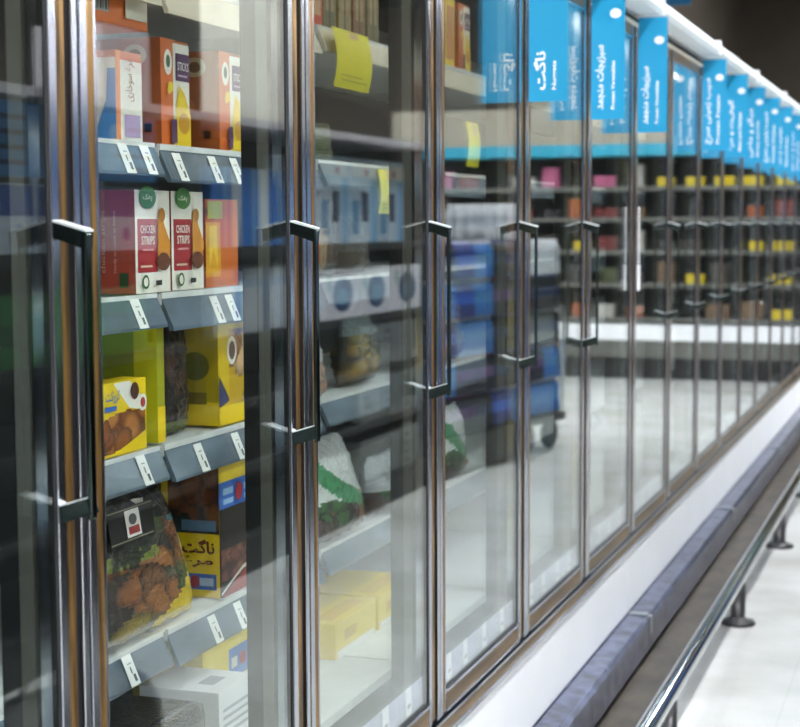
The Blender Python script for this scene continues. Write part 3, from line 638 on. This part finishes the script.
for k in range(3): place('pale_blue_carton', me, (GX+.05, 7.68+.45*k, 1.503), f'pale blue carton with a white band on the farther gondola, {NTH[k]} from the camera', 'carton', 0, 'pale blue cartons on the farther gondola')
def tissue(F):
    F.oval(.50, .5, .30, .36, lin('#2a4a80')).oval(.5, .45, .16, .18, lin('#3f7a9a')).rect(.86, .92, .6, .9, lin('#3fa890'))
me = opp_box(.50, .30, .26, lin('#f2f0f8'), tissue)
for k in range(3): place('tissue_pack', me, (GX+.03, 7.70+.53*k, 1.103+.0), f'white tissue pack with a blue roundel, {NTH[k]} on the farther gondola', 'pack', 0, 'tissue packs on the gondola')
me = opp_box(.32, .30, .235, lin('#6f7672'), lambda F: [F.rect(.55, .85, .1+.22*q, .2+.22*q, lin('#3a3f40')) for q in range(4)])
for k in range(3):
    for j, z in enumerate((.163, .503, .803)): place('grey_carton', me, (GX+.03, 8.22+.34*k, z+.002), f'grey carton with dark print, {NTH[j]} shelf from the floor, {NTH[k]} from the camera', 'carton', 0, 'grey cartons on the gondola')
# black holdall on the floor of the aisle
t = thing('holdall_bag', 'black holdall bag with straps lying on the aisle floor', 'bag', (1.02, 3.50, 0))
hb = MB(); nn = 14
prof = [(.0, .02), (-.01, .10), (.01, .24), (.06, .32), (.16, .355), (.26, .32), (.32, .24), (.34, .10), (.33, .02), (.30, 0), (.03, 0)]
vs_ = []; fs_ = []
for i in range(nn+1):
    a_ = i/nn; k_ = min(1, (1-abs(2*a_-1)**6)**.5*.75+.28); sag = .015*math.sin(a_*7)
    for x, z in prof: vs_.append((.165+(x-.165)*k_, a_*.60, max(0, z*(.6+.4*k_)+(sag if z > .2 else 0))))
m_ = len(prof)
for i in range(nn):
    for k in range(m_): fs_.append((i*m_+k, i*m_+(k+1) % m_, (i+1)*m_+(k+1) % m_, (i+1)*m_+k))
fs_ += [tuple(range(m_)), tuple(range(nn*m_+m_-1, nn*m_-1, -1))]
hb.add(vs_, fs_, (.8, .8, .8), True); obj('bag_body', hb, 'black', t)
for x in (.06, .26):
    obj('strap', MB().tube([(x, .16, .30), (x*.6+.066, .18, .40), (.16, .30, .43), (x*.6+.066, .42, .40), (x, .44, .30)], .011, 8), 'rubber', t)
obj('zip', MB().box(.152, .168, .06, .54, .352, .362), 'handle', t)
# trolley with shrink-wrapped bottles
TA = math.atan2(11.25-9.42, 1.53-1.89)
T_ = thing('platform_trolley', 'platform trolley with black deck and rubber wheels across the aisle', 'trolley', (1.89, 9.42, 0), TA-math.pi/2)
obj('deck', MB().box(0, .72, 0, 1.86, .20, .26, bev=.01), 'black', T_); obj('skirt', MB().box(.02, .70, .02, 1.25, .02, .20), 'black', T_)
WM = mesh('wheel', MB().lathe([(.02, -.025), (.095, -.025), (.105, -.015), (.105, .015), (.095, .025), (.02, .025)], 0, 0, 20), 'rubber')
for x in (.08, .64):
    for y in (1.36, 1.74):
        wv = obj('wheel', None, None, T_, (x, y, .105), WM); wv.rotation_euler = (0, math.pi/2, 0)
obj('push_bar', MB().tube([(.05, 1.90, .22), (.05, 1.93, 1.0), (.36, 1.93, 1.05), (.67, 1.93, 1.0), (.67, 1.90, .22)], .016, 8), 'chrome', T_)
def bottles(body, cap, label):
    mb = MB()
    for i in range(3):
        for j in range(3):
            mb.lathe([(.036, 0), (.040, .01), (.040, .09), (.037, .10), (.037, .15), (.040, .16), (.034, .195), (.016, .225), (.016, .245)], .045+.085*i, .045+.085*j, 10, cols=[body, body, label, label, label, body, body, cap])
    return mesh('bottle_pack', mb, 'soft')
BPS = [bottles(lin(a), lin(b), lin(c)) for a, b, c in (('#12308a', '#c0c8e8', '#2f66d8'), ('#0a0f1c', '#3a4a80', '#26385f'), ('#20203a', '#8a3a6a', '#6a4a80'), ('#2a78c8', '#e8e8f0', '#4a90d0'), ('#d8dce0', '#f0f0f4', '#c8d0d8'))]
Rb = random.Random(5); names = ['bright blue', 'navy', 'purple', 'light blue', 'clear white']
cs, sn_ = math.cos(TA-math.pi/2), math.sin(TA-math.pi/2); cnt = {}
for j in range(6):
    for i in range(7):
        for q in range(2):
            if j == 5 and i != 4: continue
            b = 4 if (j == 5 or (j == 4 and i > 4)) else ((0, 0, 3, 1, 1, 1, 1)[i] if j > 1 else (2, 2, 2, 1, 1, 3, 3)[i]) if Rb.random() < .8 else Rb.randint(0, 3)
            lx, ly = .03+.30*q, .02+.263*i
            cnt[b] = cnt.get(b, 0)+1
            place('bottle_pack', BPS[b], (1.89+lx*cs-ly*sn_, 9.42+lx*sn_+ly*cs, .262+.247*j), f'shrink wrapped pack of {names[b]} bottles on the trolley, {NTH[j]} layer, {NTH[i]} column, {"aisle side" if q == 0 else "rear side"}', 'bottle pack', math.degrees(TA-math.pi/2), 'bottle packs on the trolley')
# wall of chilled shelves at the end of the aisle
FY = 16.4
fc = thing('multideck_chiller', 'long open chiller with white front panel and teal stripe at the end of the aisle', 'chiller', (.35, FY, 0)); FL = 4.3
obj('kick_plate', MB().box(0, FL, .04, 1.0, 0, .22), 'black', fc); obj('front_panel', MB().box(0, FL, -.02, .30, .40, .56, bev=.01), 'white', fc)
obj('lower_panel', MB().box(0, FL, .0, .30, .22, .40), 'trim', fc)
obj('back_panel', MB().box(0, FL, .95, 1.0, .22, 2.6), 'gondola', fc); obj('canopy', MB().box(0, FL, 0, 1.0, 2.42, 2.80), 'stone', fc)
obj('teal_stripe', MB().box(0, FL, -.012, .0, 2.30, 2.40, lin('#1a9ab8')).box(0, FL, 0, .5, 2.30, 2.42, lin('#1a9ab8')), 'sign', fc)
SZ = (.62, .98, 1.32, 1.66, 1.98)
for z in SZ:
    s_ = obj('shelf', MB().box(0, FL, .14, .95, z-.03, z), 'gondola', fc); obj('price_rail', MB().box(0, FL, .125, .14, z-.035, z+.005), 'trim', s_)
pal = [('orange', '#9a4a18'), ('white', '#a8a49c'), ('yellow', '#e0c41c'), ('red', '#6a2020'), ('dark brown', '#241a14'), ('olive', '#3a421c'), ('pink', '#b85a80'), ('black', '#101012'), ('blue', '#1c3a5a'), ('tan', '#6a5238')]
PK = {}
for nm, h in pal:
    PK[nm] = mesh('pack', MB().box(0, .22, 0, .16, 0, .20, lin(h), bev=.012), 'film')
Rp = random.Random(9)
wts = {0: ['white', 'orange', 'yellow', 'tan', 'dark brown', 'orange'], 1: ['black', 'dark brown', 'olive', 'black', 'yellow'], 2: ['olive', 'white', 'black', 'yellow', 'dark brown'], 3: ['orange', 'dark brown', 'white', 'tan', 'black', 'red'], 4: ['pink', 'yellow', 'orange', 'white', 'red', 'tan']}
for j, z in enumerate(SZ):
    for i in range(13):
        nm = Rp.choice(wts[j]) if Rp.random() < .85 else Rp.choice(pal)[0]
        if Rp.random() < .14: continue
        if j == 4: nm = 'yellow' if i < 5 else ('pink', 'white', 'pink', 'red')[i % 4]
        o = place('chilled_pack', PK[nm], (.45+.3*i+Rp.uniform(-.02, .02), FY+.20, z+.001), f'{nm} pack on the {NTH[j]} chiller shelf from the bottom, {NTH[i]} from the freezer side', 'pack', 0, 'packs on the chiller shelves'); o.scale = (Rp.uniform(.7, 1.15), 1, Rp.uniform(.45, 1.2) if nm != 'yellow' else .5)
# hanging blue sign near the ceiling
o = obj('hanging_sign', MB().box(0, .30, -.01, .01, 0, .5, lin('#1c6a9a')), 'sign', loc=(-1.32, 13.6, 3.42)); tag(o, 'blue hanging sign high above the freezer row', 'sign')
obj('cords', MB().tube([(.04, 0, .5), (.04, 0, .975)], .005, 6).tube([(.26, 0, .5), (.26, 0, .975)], .005, 6), 'chrome', o)
# ------------------------------------------------------------------ ceiling lamps
LB = mesh('housing', MB().box(-.16, .16, -.62, .62, 0, .07, bev=.006), 'white'); LP = mesh('diffuser', MB().box(-.14, .14, -.60, .60, -.012, 0), 'lamp')
for ri, x in enumerate((1.45, 4.6, 7.6)):
    for k in range(9):
        y = -3.5+2.5*k
        t = thing('ceiling_lamp', f'long white ceiling lamp, {NTH[ri]} row from the freezers, {NTH[k]} from the camera end', 'lamp', (x, y, 4.33), 0, 'ceiling lamps')
        obj('housing', None, None, t, (0, 0, 0), LB); obj('diffuser', None, None, t, (0, 0, 0), LP)
